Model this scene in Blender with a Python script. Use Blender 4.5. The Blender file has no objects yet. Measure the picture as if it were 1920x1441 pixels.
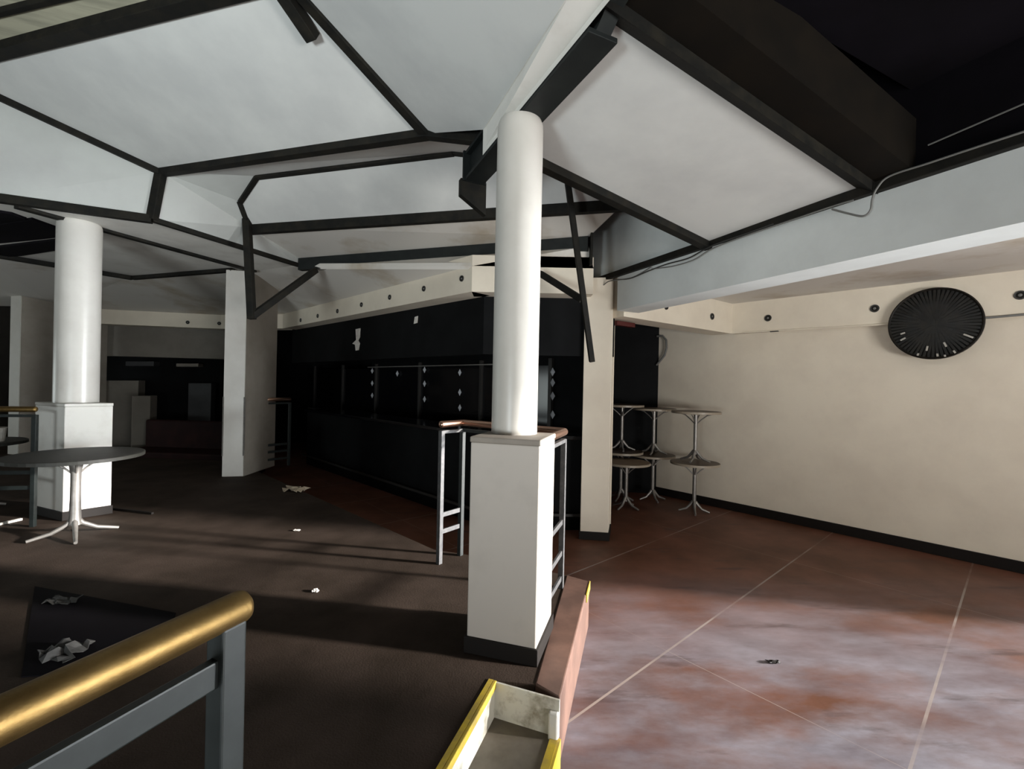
import bpy, math, random
from mathutils import Vector, Matrix
random.seed(7)
S = bpy.context.scene
COL = S.collection
# ---------------------------------------------------------------- camera
EZ = 1.72                      # eye height above the lower floor (m)
FPX = 850.0                    # focal length in pixels of a 1920 wide frame
ROLL = math.radians(1.2)
cam = bpy.data.cameras.new('camera')
cam.sensor_width = 36.0
cam.lens = 36.0 * FPX / 1920.0
cam.clip_start = 0.02
co = bpy.data.objects.new('camera', cam)
cr, sr = math.cos(ROLL), math.sin(ROLL)
co.matrix_world = Matrix(((cr, -sr, 0, 0), (0, 0, -1, 0), (sr, cr, 0, EZ), (0, 0, 0, 1)))
COL.objects.link(co)
S.camera = co
# ---------------------------------------------------------------- world, exposure, lights
S.view_settings.view_transform = 'Standard'
S.view_settings.look = 'None'
S.view_settings.exposure = -0.06
S.view_settings.gamma = 1.0
S.view_settings.use_curve_mapping = False
w = bpy.data.worlds.new('world')
S.world = w
w.use_nodes = True
w.node_tree.nodes['Background'].inputs[0].default_value = (0.80, 0.90, 1.0, 1)
w.node_tree.nodes['Background'].inputs[1].default_value = 0.35


def aim(o, d):
    o.rotation_euler = Vector(d).to_track_quat('-Z', 'Y').to_euler()


def area(name, loc, d, sx, sy, power, col, spread=180):
    l = bpy.data.lights.new(name, 'AREA')
    l.shape = 'RECTANGLE'
    l.size, l.size_y = sx, sy
    l.energy = power
    l.color = col
    l.spread = math.radians(spread)
    o = bpy.data.objects.new(name, l)
    COL.objects.link(o)
    o.location = loc
    aim(o, d)
    return o


sun = bpy.data.lights.new('low_sun', 'SUN')
sun.energy = 16.0
sun.angle = math.radians(3.0)
sun.color = (1.0, 0.95, 0.90)
so = bpy.data.objects.new('low_sun', sun)
COL.objects.link(so)
aim(so, (-0.987, 0.16, -0.205))
# daylight in the openings of the street front behind the camera and at the far right
area('daylight_shopfront', (9.8, 1.75, 1.3), (-1, 0.06, 0.02), 1.7, 2.2, 170, (0.93, 0.97, 1.0), 50)
area('daylight_rear_doors', (4.1, -2.9, 0.7), (-0.25, 0.75, 0.62), 2.8, 1.2, 210, (1.0, 0.98, 0.95), 120)
area('daylight_rear_window', (-2.6, -2.9, 0.7), (0.02, 0.75, 0.66), 1.4, 1.0, 145, (0.88, 0.97, 1.0), 110)


area('daylight_left_window', (-12.7, 4.2, 1.4), (1, 0.02, 0.25), 3.0, 1.6, 55, (0.90, 1.0, 0.98))


# ---------------------------------------------------------------- pixel rays of the 1920x1441 frame -> places in the room
def ray(px, py):
    u, d = px - 960.0, py - 720.5
    return Vector(((u * cr + d * sr) / FPX, 1.0, -(-u * sr + d * cr) / FPX))


CAM = Vector((0, 0, EZ))


def pz(px, py, z):
    a = ray(px, py)
    return CAM + a * ((z - EZ) / a.z)


def pd(px, py, d):
    return CAM + ray(px, py) * d


def pn(px, py, p, n):
    a = ray(px, py)
    return CAM + a * ((Vector(p) - CAM).dot(n) / a.dot(n))


def nrm(a, b, c):
    return (Vector(b) - Vector(a)).cross(Vector(c) - Vector(a)).normalized()


def V(*a):
    return Vector(a)


Z = V(0, 0, 1)


# ---------------------------------------------------------------- materials
def mat(name, col, rough=0.6, metal=0.0, col2=None, scale=3.0, bump=0.0, detail=5.0, lo=0.4, hi=0.65, spec=0.5, bscale=None, stretch=None):
    m = bpy.data.materials.new(name)
    m.use_nodes = True
    nt = m.node_tree
    b = nt.nodes['Principled BSDF']
    b.inputs['Base Color'].default_value = (*col, 1)
    b.inputs['Roughness'].default_value = rough
    b.inputs['Metallic'].default_value = metal
    b.inputs['Specular IOR Level'].default_value = spec
    tc = nt.nodes.new('ShaderNodeTexCoord')
    src = tc.outputs['Object']
    if stretch:
        mp = nt.nodes.new('ShaderNodeMapping')
        mp.inputs['Scale'].default_value = stretch
        nt.links.new(src, mp.inputs['Vector'])
        src = mp.outputs['Vector']
    if col2:
        n = nt.nodes.new('ShaderNodeTexNoise')
        n.inputs['Scale'].default_value = scale
        n.inputs['Detail'].default_value = detail
        n.inputs['Roughness'].default_value = 0.62
        r = nt.nodes.new('ShaderNodeValToRGB')
        r.color_ramp.elements[0].position = lo
        r.color_ramp.elements[0].color = (*col, 1)
        r.color_ramp.elements[1].position = hi
        r.color_ramp.elements[1].color = (*col2, 1)
        nt.links.new(src, n.inputs['Vector'])
        nt.links.new(n.outputs['Fac'], r.inputs['Fac'])
        nt.links.new(r.outputs['Color'], b.inputs['Base Color'])
    if bump:
        n2 = nt.nodes.new('ShaderNodeTexNoise')
        n2.inputs['Scale'].default_value = bscale or 40
        n2.inputs['Detail'].default_value = 3
        bp = nt.nodes.new('ShaderNodeBump')
        bp.inputs['Strength'].default_value = bump
        bp.inputs['Distance'].default_value = 0.01
        nt.links.new(src, n2.inputs['Vector'])
        nt.links.new(n2.outputs['Fac'], bp.inputs['Height'])
        nt.links.new(bp.outputs['Normal'], b.inputs['Normal'])
    return m


M = {}
M['ceil'] = mat('painted_ceiling_board', (0.645, 0.65, 0.625), 0.8, col2=(0.56, 0.565, 0.55), scale=1.3)
M['ceil_stain'] = mat('stained_ceiling', (0.66, 0.63, 0.58), 0.8, col2=(0.42, 0.34, 0.24), scale=0.9, lo=0.52, hi=0.74)
M['wall'] = mat('cream_wall_paint', (0.76, 0.69, 0.57), 0.7, col2=(0.70, 0.63, 0.52), scale=2.0, bump=0.06)
M['white'] = mat('white_paint', (0.74, 0.72, 0.67), 0.6, col2=(0.62, 0.59, 0.54), scale=4.0, lo=0.5, hi=0.8)
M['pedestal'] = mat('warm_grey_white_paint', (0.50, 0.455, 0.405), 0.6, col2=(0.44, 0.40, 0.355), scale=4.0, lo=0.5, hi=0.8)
M['taupe'] = mat('taupe_tone', (0.30, 0.265, 0.225), 0.7, col2=(0.25, 0.22, 0.185), scale=3)
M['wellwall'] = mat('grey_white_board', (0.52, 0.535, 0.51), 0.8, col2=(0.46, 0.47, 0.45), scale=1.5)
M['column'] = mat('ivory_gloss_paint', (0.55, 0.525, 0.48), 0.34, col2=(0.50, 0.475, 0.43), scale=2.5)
M['bulk'] = mat('cool_light_plaster', (0.70, 0.735, 0.725), 0.7, col2=(0.64, 0.67, 0.66), scale=2.5)  # cool cast of the daylight put into the plaster colour
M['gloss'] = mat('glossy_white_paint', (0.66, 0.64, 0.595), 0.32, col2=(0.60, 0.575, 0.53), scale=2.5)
M['black'] = mat('black_beam_paint', (0.007, 0.007, 0.006), 0.7, col2=(0.016, 0.014, 0.010), scale=9.0, bump=0.1, spec=0.2)
M['steel'] = mat('dark_steel_paint', (0.009, 0.011, 0.011), 0.55, col2=(0.014, 0.017, 0.016), scale=7, spec=0.25)
M['blackroof'] = mat('black_roof_paint', (0.003, 0.0024, 0.0034), 0.8, col2=(0.005, 0.004, 0.006), scale=2, spec=0.08)
M['barblack'] = mat('black_bar_panel', (0.0035, 0.0038, 0.0042), 0.65, col2=(0.0055, 0.006, 0.0066), scale=3, spec=0.1)
M['barglass'] = mat('dark_glass', (0.004, 0.004, 0.005), 0.12)
M['mullion'] = mat('dark_wood_mullion', (0.022, 0.020, 0.018), 0.5)
M['skirt'] = mat('black_skirting', (0.009, 0.007, 0.006), 0.6, spec=0.2)
M['carpet'] = mat('worn_dark_platform_floor', (0.030, 0.021, 0.015), 0.75, col2=(0.058, 0.041, 0.032), scale=2.2, bump=0.15, bscale=120, lo=0.35, hi=0.7, spec=0.12)
M['redbrick'] = mat('red_kerb_paint', (0.085, 0.043, 0.030), 0.65, col2=(0.13, 0.068, 0.048), scale=6)
M['riser'] = mat('dirty_white_riser', (0.62, 0.60, 0.52), 0.6, col2=(0.22, 0.18, 0.11), scale=7, lo=0.5, hi=0.68)
M['yellow'] = mat('yellow_nosing_paint', (0.62, 0.44, 0.03), 0.55, col2=(0.42, 0.30, 0.06), scale=14)
M['brass'] = mat('brass_handrail', (0.25, 0.162, 0.062), 0.5, 1.0, col2=(0.19, 0.12, 0.043), scale=20, bump=0.05, bscale=220)
M['copper'] = mat('copper_handrail', (0.62, 0.38, 0.28), 0.28, 1.0)
M['railpaint'] = mat('blue_grey_rail_paint', (0.006, 0.0095, 0.009), 0.5, col2=(0.011, 0.015, 0.0145), scale=30)
M['railgrey'] = mat('worn_grey_rail_paint', (0.045, 0.046, 0.048), 0.5, col2=(0.08, 0.078, 0.078), scale=30)
M['top'] = mat('brown_laminate', (0.075, 0.050, 0.034), 0.45, col2=(0.11, 0.075, 0.05), scale=5)
M['toptan'] = mat('tan_laminate', (0.26, 0.19, 0.125), 0.45, col2=(0.32, 0.24, 0.16), scale=5)
M['topdark'] = mat('dark_laminate', (0.018, 0.018, 0.015), 0.6, col2=(0.028, 0.028, 0.023), scale=5)
M['edge'] = mat('pale_table_edging', (0.33, 0.28, 0.215), 0.4)
M['stem'] = mat('brushed_grey_steel', (0.33, 0.31, 0.29), 0.4, 0.6, col2=(0.25, 0.24, 0.22), scale=12)
M['fan'] = mat('black_woven_strips', (0.006, 0.0055, 0.005), 0.35, col2=(0.015, 0.013, 0.01), scale=12, spec=0.25)
M['glint'] = mat('painted_glint', (0.40, 0.38, 0.34), 0.25)  # highlight on the weave held as a fixed pale colour
M['cable'] = mat('grey_cable', (0.16, 0.16, 0.15), 0.6)
M['cabledark'] = mat('dark_cable', (0.03, 0.03, 0.028), 0.6)
M['paper'] = mat('pale_paper', (0.72, 0.69, 0.64), 0.8, col2=(0.55, 0.5, 0.44), scale=15)
M['tan'] = mat('crumpled_tan_card', (0.40, 0.33, 0.24), 0.8, col2=(0.28, 0.22, 0.15), scale=15)
M['grey'] = mat('grey_wall_paint', (0.23, 0.21, 0.18), 0.8, col2=(0.19, 0.17, 0.145), scale=2)
M['darkgrey'] = mat('dark_grey_board', (0.06, 0.062, 0.065), 0.7, col2=(0.045, 0.047, 0.05), scale=3)
M['redvinyl'] = mat('dark_red_vinyl', (0.014, 0.003, 0.003), 0.6, col2=(0.024, 0.006, 0.005), scale=4, spec=0.12)
M['redlamp'] = mat('red_plastic', (0.07, 0.006, 0.006), 0.4)
M['litter'] = mat('grey_crumpled_cloth', (0.06, 0.058, 0.055), 0.9, col2=(0.035, 0.033, 0.03), scale=15)
M['glasspot'] = mat('dim_lamp_glass', (0.50, 0.52, 0.55), 0.2)


def floor_material():
    m = bpy.data.materials.new('stained_sheet_floor')
    m.use_nodes = True
    nt = m.node_tree
    N, L = nt.nodes, nt.links
    b = N['Principled BSDF']
    tc = N.new('ShaderNodeTexCoord')

    def noise(scale, stretch=(1, 1, 1), detail=6, off=0.0):
        mp = N.new('ShaderNodeMapping')
        mp.inputs['Scale'].default_value = stretch
        mp.inputs['Location'].default_value = (off, off * 0.7, 0)
        mp.inputs['Rotation'].default_value = (0, 0, math.radians(-20))
        n = N.new('ShaderNodeTexNoise')
        n.inputs['Scale'].default_value = scale
        n.inputs['Detail'].default_value = detail
        n.inputs['Roughness'].default_value = 0.62
        L.new(tc.outputs['Object'], mp.inputs['Vector'])
        L.new(mp.outputs['Vector'], n.inputs['Vector'])
        return n.outputs['Fac']

    def ramp(src, lo, hi, c0, c1):
        r = N.new('ShaderNodeValToRGB')
        r.color_ramp.elements[0].position = lo
        r.color_ramp.elements[1].position = hi
        r.color_ramp.elements[0].color = (*c0, 1)
        r.color_ramp.elements[1].color = (*c1, 1)
        L.new(src, r.inputs['Fac'])
        return r.outputs['Color']

    def mix(f, a, bb):
        x = N.new('ShaderNodeMix')
        x.data_type = 'RGBA'
        if isinstance(f, float):
            x.inputs[0].default_value = f
        else:
            L.new(f, x.inputs[0])
        for k, s in ((6, a), (7, bb)):
            if isinstance(s, tuple):
                x.inputs[k].default_value = (*s, 1)
            else:
                L.new(s, x.inputs[k])
        return x.outputs[2]

    red = ramp(noise(1.6), 0.35, 0.7, (0.095, 0.037, 0.019), (0.185, 0.078, 0.050))
    # grey scuffed dust lies thick near the entrance (low y) and thins into the room
    sep = N.new('ShaderNodeSeparateXYZ')
    L.new(tc.outputs['Object'], sep.inputs[0])
    mr = N.new('ShaderNodeMapRange')
    mr.inputs[1].default_value = 4.3
    mr.inputs[2].default_value = 2.3
    L.new(sep.outputs['Y'], mr.inputs[0])
    f1 = ramp(noise(0.9, (0.7, 1.5, 1), 7, 3.0), 0.36, 0.56, (0, 0, 0), (1, 1, 1))
    mul = N.new('ShaderNodeMath')
    mul.operation = 'MULTIPLY'
    L.new(f1, mul.inputs[0])
    L.new(mr.outputs[0], mul.inputs[1])
    dust = ramp(noise(2.4, (0.6, 1.6, 1), 7, 9.0), 0.3, 0.7, (0.115, 0.092, 0.105), (0.30, 0.30, 0.345))
    c = mix(mul.outputs[0], red, dust)
    scuff = ramp(noise(3.2, (0.35, 1.7, 1), 8, 5.0), 0.58, 0.68, (0, 0, 0), (0.65, 0.65, 0.65))
    c = mix(scuff, c, (0.06, 0.036, 0.034))
    # pale joints of the 1.2 m sheets, laid square to the right-hand wall
    ang = math.radians(48.5)
    e = (math.cos(ang), -math.sin(ang), 0)
    g = (math.sin(ang), math.cos(ang), 0)

    def joint(vec, off, period, wd):
        d = N.new('ShaderNodeVectorMath')
        d.operation = 'DOT_PRODUCT'
        L.new(tc.outputs['Object'], d.inputs[0])
        d.inputs[1].default_value = vec
        a = N.new('ShaderNodeMath')
        a.operation = 'ADD'
        a.inputs[1].default_value = off + 100 * period
        L.new(d.outputs['Value'], a.inputs[0])
        md = N.new('ShaderNodeMath')
        md.operation = 'MODULO'
        md.inputs[1].default_value = period
        L.new(a.outputs[0], md.inputs[0])
        lt = N.new('ShaderNodeMath')
        lt.operation = 'LESS_THAN'
        lt.inputs[1].default_value = wd
        L.new(md.outputs[0], lt.inputs[0])
        return lt.outputs[0]

    j1 = joint(e, 0.33, 1.2, 0.014)
    j2 = joint(g, -2.75, 2.4, 0.004)
    mx = N.new('ShaderNodeMath')
    mx.operation = 'MAXIMUM'
    L.new(j1, mx.inputs[0])
    L.new(j2, mx.inputs[1])
    jm = N.new('ShaderNodeMath')
    jm.operation = 'MULTIPLY'
    L.new(mx.outputs[0], jm.inputs[0])
    jf = ramp(noise(1.1, (1, 1, 1), 4, 21.0), 0.38, 0.6, (0.12, 0.12, 0.12), (0.9, 0.9, 0.9))
    L.new(jf, jm.inputs[1])
    c = mix(jm.outputs[0], c, (0.33, 0.28, 0.25))
    L.new(c, b.inputs['Base Color'])
    b.inputs['Roughness'].default_value = 0.5
    b.inputs['Specular IOR Level'].default_value = 0.3
    return m


M['floor'] = floor_material()


# ---------------------------------------------------------------- mesh building
class MB:
    def __init__(s):
        s.v, s.f, s.sm = [], [], []

    def add(s, vs, fs, smooth=False):
        o = len(s.v)
        s.v += [Vector(q) for q in vs]
        s.f += [[i + o for i in f] for f in fs]
        s.sm += [smooth] * len(fs)
        return s

    def prism(s, poly, off):
        """closed solid: polygon extruded by the vector off"""
        n = len(poly)
        off = Vector(off)
        vs = [Vector(p) for p in poly] + [Vector(p) + off for p in poly]
        fs = [list(range(n))[::-1], list(range(n, 2 * n))]
        fs += [[i, (i + 1) % n, n + (i + 1) % n, n + i] for i in range(n)]
        return s.add(vs, fs)

    def box(s, c, ax, ay, az):
        c, ax, ay, az = map(Vector, (c, ax, ay, az))
        q = [c - ax - ay - az, c + ax - ay - az, c + ax + ay - az, c - ax + ay - az]
        return s.prism(q, az * 2)

    def bar(s, a, b, wd, ht, up=Z, shift=0.0):
        """rectangular bar from a to b; shift moves it along its up axis"""
        a, b = Vector(a), Vector(b)
        d = (b - a).normalized()
        side = d.cross(Vector(up)).normalized()
        u = side.cross(d).normalized()
        c = (a + b) / 2 + u * shift
        return s.box(c, (b - a) / 2, side * wd / 2, u * ht / 2)

    def tube(s, pts, rad, n=12, cap=True):
        pts = [Vector(p) for p in pts]
        rs = rad if isinstance(rad, (list, tuple)) else [rad] * len(pts)
        t0 = (pts[1] - pts[0]).normalized()
        x = t0.orthogonal().normalized()
        vs, fs = [], []
        for i, p in enumerate(pts):
            a = pts[max(i - 1, 0)]
            b = pts[min(i + 1, len(pts) - 1)]
            t = (b - a).normalized()
            x = (x - t * x.dot(t)).normalized()
            y = t.cross(x)
            for k in range(n):
                an = 2 * math.pi * k / n
                vs.append(p + (x * math.cos(an) + y * math.sin(an)) * rs[i])
        for i in range(len(pts) - 1):
            for k in range(n):
                fs.append([i * n + k, i * n + (k + 1) % n, (i + 1) * n + (k + 1) % n, (i + 1) * n + k])
        s.add(vs, fs, True)
        if cap:
            s.add(vs[:n], [list(range(n))[::-1]])
            s.add(vs[-n:], [list(range(n))])
        return s

    def lathe(s, c, prof, n=32, axis=Z, xdir=None):
        c = Vector(c)
        axis = Vector(axis).normalized()
        x = Vector(xdir).normalized() if xdir else axis.orthogonal().normalized()
        y = axis.cross(x)
        vs, fs = [], []
        for r_, h in prof:
            for k in range(n):
                an = 2 * math.pi * k / n
                vs.append(c + axis * h + (x * math.cos(an) + y * math.sin(an)) * r_)
        for i in range(len(prof) - 1):
            for k in range(n):
                fs.append([i * n + k, i * n + (k + 1) % n, (i + 1) * n + (k + 1) % n, (i + 1) * n + k])
        s.add(vs, fs, False)
        if prof[0][0] > 1e-5:
            s.add(vs[:n], [list(range(n))[::-1]])
        if prof[-1][0] > 1e-5:
            s.add(vs[-n:], [list(range(n))])
        return s

    def build(s, name, m, parent=None, origin=None, bevel=0.0):
        me = bpy.data.meshes.new(name)
        if parent is not None:
            org = Vector(parent['_o'])
        elif origin is not None:
            org = Vector(origin)
        else:
            org = V(0, 0, 0)
        me.from_pydata([v - org for v in s.v], [], s.f)
        me.materials.append(m)
        for p, q in zip(me.polygons, s.sm):
            p.use_smooth = q
        me.update()
        o = bpy.data.objects.new(name, me)
        COL.objects.link(o)
        o['_o'] = tuple(org)
        if parent is not None:
            o.parent = parent
        else:
            o.location = org
        if bevel:
            bv = o.modifiers.new('bevel', 'BEVEL')
            bv.width = bevel
            bv.segments = 2
            bv.limit_method = 'ANGLE'
        return o


ALL = []


def tag(o, label=None, cat=None, group=None, kind=None):
    if label:
        o['label'] = label
    if cat:
        o['category'] = cat
    if group:
        o['group'] = group
    if kind:
        o['kind'] = kind
    return o


def thing(name, loc, label, cat, group=None):
    o = bpy.data.objects.new(name, None)
    o.empty_display_size = 0.1
    COL.objects.link(o)
    o.location = Vector(loc)
    o['_o'] = tuple(loc)
    return tag(o, label, cat, group)


def part(mb, name, m, parent, bevel=0.0):
    o = mb.build(name, m, None, None, bevel)
    # mesh was built in world coordinates: move to the root's frame
    root = Vector(parent['_o'])
    o.data.transform(Matrix.Translation(-root))
    o.parent = parent
    o['_o'] = tuple(root)
    # a sub-part hangs under a part whose own frame already is the root's
    return o


def kids(o):
    return [c for c in bpy.data.objects if c.parent == o]


def dup(root, loc, rz, label, group=None):
    r_ = root.copy()
    COL.objects.link(r_)
    r_.location = loc
    r_.rotation_euler = (0, 0, rz)
    r_['label'] = label
    if group:
        r_['group'] = group

    def rec(a, b):
        for ch in kids(a):
            c = ch.copy()
            COL.objects.link(c)
            c.parent = b
            rec(ch, c)
    rec(root, r_)
    return r_


def struct(name, mb, m, bevel=0.0):
    lo = Vector((min(v[i] for v in mb.v) for i in range(3)))
    o = mb.build(name, m, None, None, bevel)
    o['kind'] = 'structure'
    return o


def single(mb, name, m, label, cat, group=None, bevel=0.0, mods=None):
    c = Vector((sum(v.x for v in mb.v), sum(v.y for v in mb.v), 0)) / len(mb.v)
    c.z = min(v.z for v in mb.v)
    o = mb.build(name, m, None, c, bevel)
    return tag(o, label, cat, group)


def slab(polys, off):
    mb = MB()
    for p in polys:
        mb.prism(p, off)
    return mb


def sheet(poly, away, th=0.04):
    """flat panel with thickness laid on the side away from the viewer"""
    n = nrm(poly[0], poly[1], poly[2])
    c = sum((Vector(p) for p in poly), V(0, 0, 0)) / len(poly)
    if n.dot(c - CAM) < 0:
        n = -n
    return MB().prism(poly, n * th)


PF = 0.32      # platform height
H17 = V(math.sin(math.radians(17)), math.cos(math.radians(17)), 0)      # platform axis
P17 = V(H17.y, -H17.x, 0)
A = V(-0.426, 0.905, 0)     # bulkhead and steel beam axis, going away
B = V(0.905, 0.426, 0)

# =================================================================== SETTING
# ---- floors
fl = MB().prism([(-13, -4, -0.12), (11, -4, -0.12), (11, 13, -0.12), (-13, 13, -0.12)], (0, 0, 0.12))
struct('floor', fl, M['floor'])
NOS_A, NOS_B = pz(925, 1275, PF), pz(830, 1441, PF)
KERB = pz(1050, 1310, PF)
far = pz(1105, 1090, PF)
e1, e2, e3 = pz(690, 975, PF), pz(814, 1030, PF), pz(868, 1038, PF)
cdir = (KERB - far).normalized()                       # kerb direction, coming nearer
e0 = e1 + (e1 - e2).normalized() * 6.5
d0 = (NOS_B - NOS_A).normalized()
rise_in = KERB - NOS_A
# dark platform deck, its kerb-side strip left out (built as the kerb)
k_in = pz(1003, 1282, PF)
k_in_far = pz(1062, 1078, PF)
plat = [NOS_A, NOS_B + d0 * 1.7, V(-13, NOS_B.y - 1.7, PF), V(-13, e0.y, PF), e0, e1, e2, e3, k_in_far, k_in]
struct('floor_platform', MB().prism([V(p.x, p.y, 0.0) for p in plat], (0, 0, PF)), M['carpet'])
# ---- right-hand wall, with its soffit and black skirting
WA_, WB_ = V(2.373, 7.354, 0), V(4.976, 4.373, 0)
wd = (WB_ - WA_).normalized()
wn = V(-wd.y, wd.x, 0)
if wn.dot(WA_) < 0:
    wn = -wn                                            # pointing out of the room
W0 = WA_ - wd * 7.2
W1 = WA_ + wd * ((3.05 - WA_.y) / wd.y)
ROOF = 4.75
struct('wall_right', MB().prism([W0, W1, W1 + Z * ROOF, W0 + Z * ROOF], wn * 0.25), M['wall'])
struct('baseboard_right', MB().prism([W0, W1, W1 + Z * 0.115, W0 + Z * 0.115], -wn * 0.022), M['skirt'], 0.004)
# shopfront beyond the wall's end: opening up to 2.5 m, lintel above, pier at the far side
W2 = W1 + wd * 3.3
W3 = W2 + wd * 4.5
struct('wall_right_lintel', MB().prism([W1 + Z * 3.2, W2 + Z * 3.2, W2 + Z * ROOF, W1 + Z * ROOF], wn * 0.25), M['wall'])
struct('wall_right_pier', MB().prism([W2, W3, W3 + Z * ROOF, W2 + Z * ROOF], wn * 0.25), M['wall'])
# rear wall behind the viewer with a door opening and a window opening
rw = MB()
for x0, x1, z0, z1 in ((-13, -3.6, 0, ROOF), (-3.6, -1.6, 2.2, ROOF), (-3.6, -1.6, 0, 0.1), (-1.6, 2.6, 0, ROOF), (2.6, 5.6, 2.3, ROOF), (5.6, 11, 0, ROOF)):
    rw.prism([V(x0, -3, z0), V(x1, -3, z0), V(x1, -3, z1), V(x0, -3, z1)], V(0, -0.2, 0))
struct('wall_rear', rw, M['wall'])
lw = MB()
for y0, y1, z0, z1 in ((-3.2, 2.6, 0, ROOF), (2.6, 5.8, 0, 0.5), (2.6, 5.8, 2.3, ROOF), (5.8, 13, 0, ROOF)):
    lw.prism([V(-12.8, y0, z0), V(-12.8, y1, z0), V(-12.8, y1, z1), V(-12.8, y0, z1)], V(-0.2, 0, 0))
struct('wall_left', lw, M['grey'])
struct('wall_back', MB().prism([V(-13, 12.6, 0), V(3, 12.6, 0), V(3, 12.6, ROOF), V(-13, 12.6, ROOF)], V(0, 0.2, 0)), M['barblack'])
struct('ceiling_roof_deck', MB().prism([V(-13, -3.2, ROOF), V(11, -3.2, ROOF), V(11, 13, ROOF), V(-13, 13, ROOF)], V(0, 0, 0.2)), M['blackroof'])

SZ0, SZ1 = 2.50, 2.92          # alcove soffit bottom / top
# soffit along the right wall (slightly proud)
cS = pn(1372, 629, WA_ - wn * 0.10, wn)
cS = V(cS.x, cS.y, 0)
wE = W1 - wn * 0.10
struct('wall_right_soffit', MB().prism([cS + Z * SZ0, wE + Z * SZ0, wE + Z * (SZ1 + .03), cS + Z * (SZ1 + .03)], wn * 0.10), M['wall'])
# downstand bulkhead from the right-hand pillar to the street front
BH0 = V(1.13, 4.95, 0)
bh_d = -A
BH1 = BH0 + bh_d * 6.6
BT = 2.945
bhn = V(0.905, 0.426, 0)       # away from the viewer
BH0b = BH0 + bhn * 0.30
struct('wall_bulkhead', MB().prism([BH0 + Z * 2.55, BH1 + Z * 2.55, BH1 + Z * BT, BH0 + Z * BT], bhn * 0.30), M['bulk'])
# upper part of the same wall, left of the sloping panel, up to the rear ceiling
up0 = pn(1106, 500, BH0, bhn)
up0.z = 0
up1 = BH0 + bh_d * 1.35
struct('wall_bulkhead_upper', MB().prism([up0 + Z * BT, up1 + Z * BT, up1 + Z * 3.75, up0 + Z * 3.75], bhn * 0.25), M['bulk'])
struct('wall_bulkhead_top', MB().prism([up1 + Z * BT, BH1 + Z * BT, BH1 + Z * ROOF, up1 + Z * ROOF], bhn * 0.25), M['blackroof'])
# alcove soffit beam from the pillar to the right wall
S0 = V(1.22, 5.02, 0)
sd = (cS - S0).normalized()
sn = V(-sd.y, sd.x, 0)
struct('wall_alcove_soffit', MB().prism([S0 + Z * SZ0, cS + Z * SZ0, cS + Z * (SZ1 + .03), S0 + Z * (SZ1 + .03)], sn * 0.30), M['wall'])
# alcove ceiling
ac = [BH0 + bhn * .28 + Z * SZ1, cS + Z * SZ1 + wn * .05, W1 + Z * SZ1, BH1 + bhn * .28 + Z * SZ1]
struct('ceiling_alcove', MB().prism(ac, (0, 0, 0.12)), M['ceil_stain'])

# ---- sloping ceiling panel between steel beam and bulkhead
bhp = BH0                                                   # a point of the bulkhead face
k1 = pn(1330, 457, bhp, bhn)
k2 = pn(1612, 357, bhp, bhn)
BEAM0 = V(0.035, 2.62, 0)                                    # steel beam axis above the column
beamn = B


def onbeam(px, py):
    return pn(px, py, BEAM0, beamn)


u2 = onbeam(1128, 30)
sl = nrm(k1, k2, u2)
u1 = pn(945, 268, k1, sl)
u1 = pn(925, 257, k1, sl)
far_edge_dir = (k2 - u2).normalized()
panel = [u1, u2, k2, k1]
struct('ceiling_sloping_panel', sheet(panel, 1, 0.05), M['ceil'])

# ---- tent ceiling on the left
E1 = pd(302, 322, 4.45)
J = pd(802, 250, 3.43)
E0 = pd(-12, 176, 3.98)
n1 = nrm(J, E1, E0)
T2 = pn(545, -25, J, n1)
L1, L2 = pn(-14, 92, J, n1), pn(352, -3, J, n1)
L1b, L2b = pn(-200, 60, J, n1), pn(330, -130, J, n1)
struct('ceiling_tent_panel', sheet([J, T2, pn(420, -40, J, n1), pn(-60, 104, J, n1), pn(-60, 140, J, n1), E0, E1], 1, 0.05), M['ceil'])
struct('ceiling_boarded_strip', sheet([pn(-160, 128, J, n1) + Z * .02, pn(430, -30, J, n1) + Z * .02, pn(200, -400, J, n1) + Z * .02, pn(-700, -160, J, n1) + Z * .02], 1, 0.05),
       mat('tan_ceiling_boards', (0.36, 0.34, 0.25), 0.8, col2=(0.24, 0.23, 0.17), scale=3, stretch=(0.4, 6, 1)))
# box on top of the steel beam (white strip) and panel between hip and box
KB = onbeam(915, 262)
bx0, bx1 = onbeam(940, 228), onbeam(1108, 8)
bxp = BEAM0 - B * 0.078
bxu0, bxu1 = pn(906, 243, bxp, B), pn(1052, 12, bxp, B)
away = A * 0.0
ext = (bxu1 - bxu0) * 0.5
n2 = nrm(J, T2, bxu0)
bxu1 = pn(1052, 12, J, n2)
bxe = (bxu1 - bxu0) * .25
bb0, bb1 = V(bxu0.x, bxu0.y, 3.226), BEAM0 - B * .078 - A * 1.25
struct('trim_beam_box', sheet([bb0, V(bb1.x, bb1.y, 3.226), bxu1 + bxe, bxu0], 1, 0.03), M['white'])
struct('ceiling_hip_panel', sheet([J, T2, pn(900, -150, J, n2), bxu1 + bxe, bxu0], 1, 0.03), M['ceil'])

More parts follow.
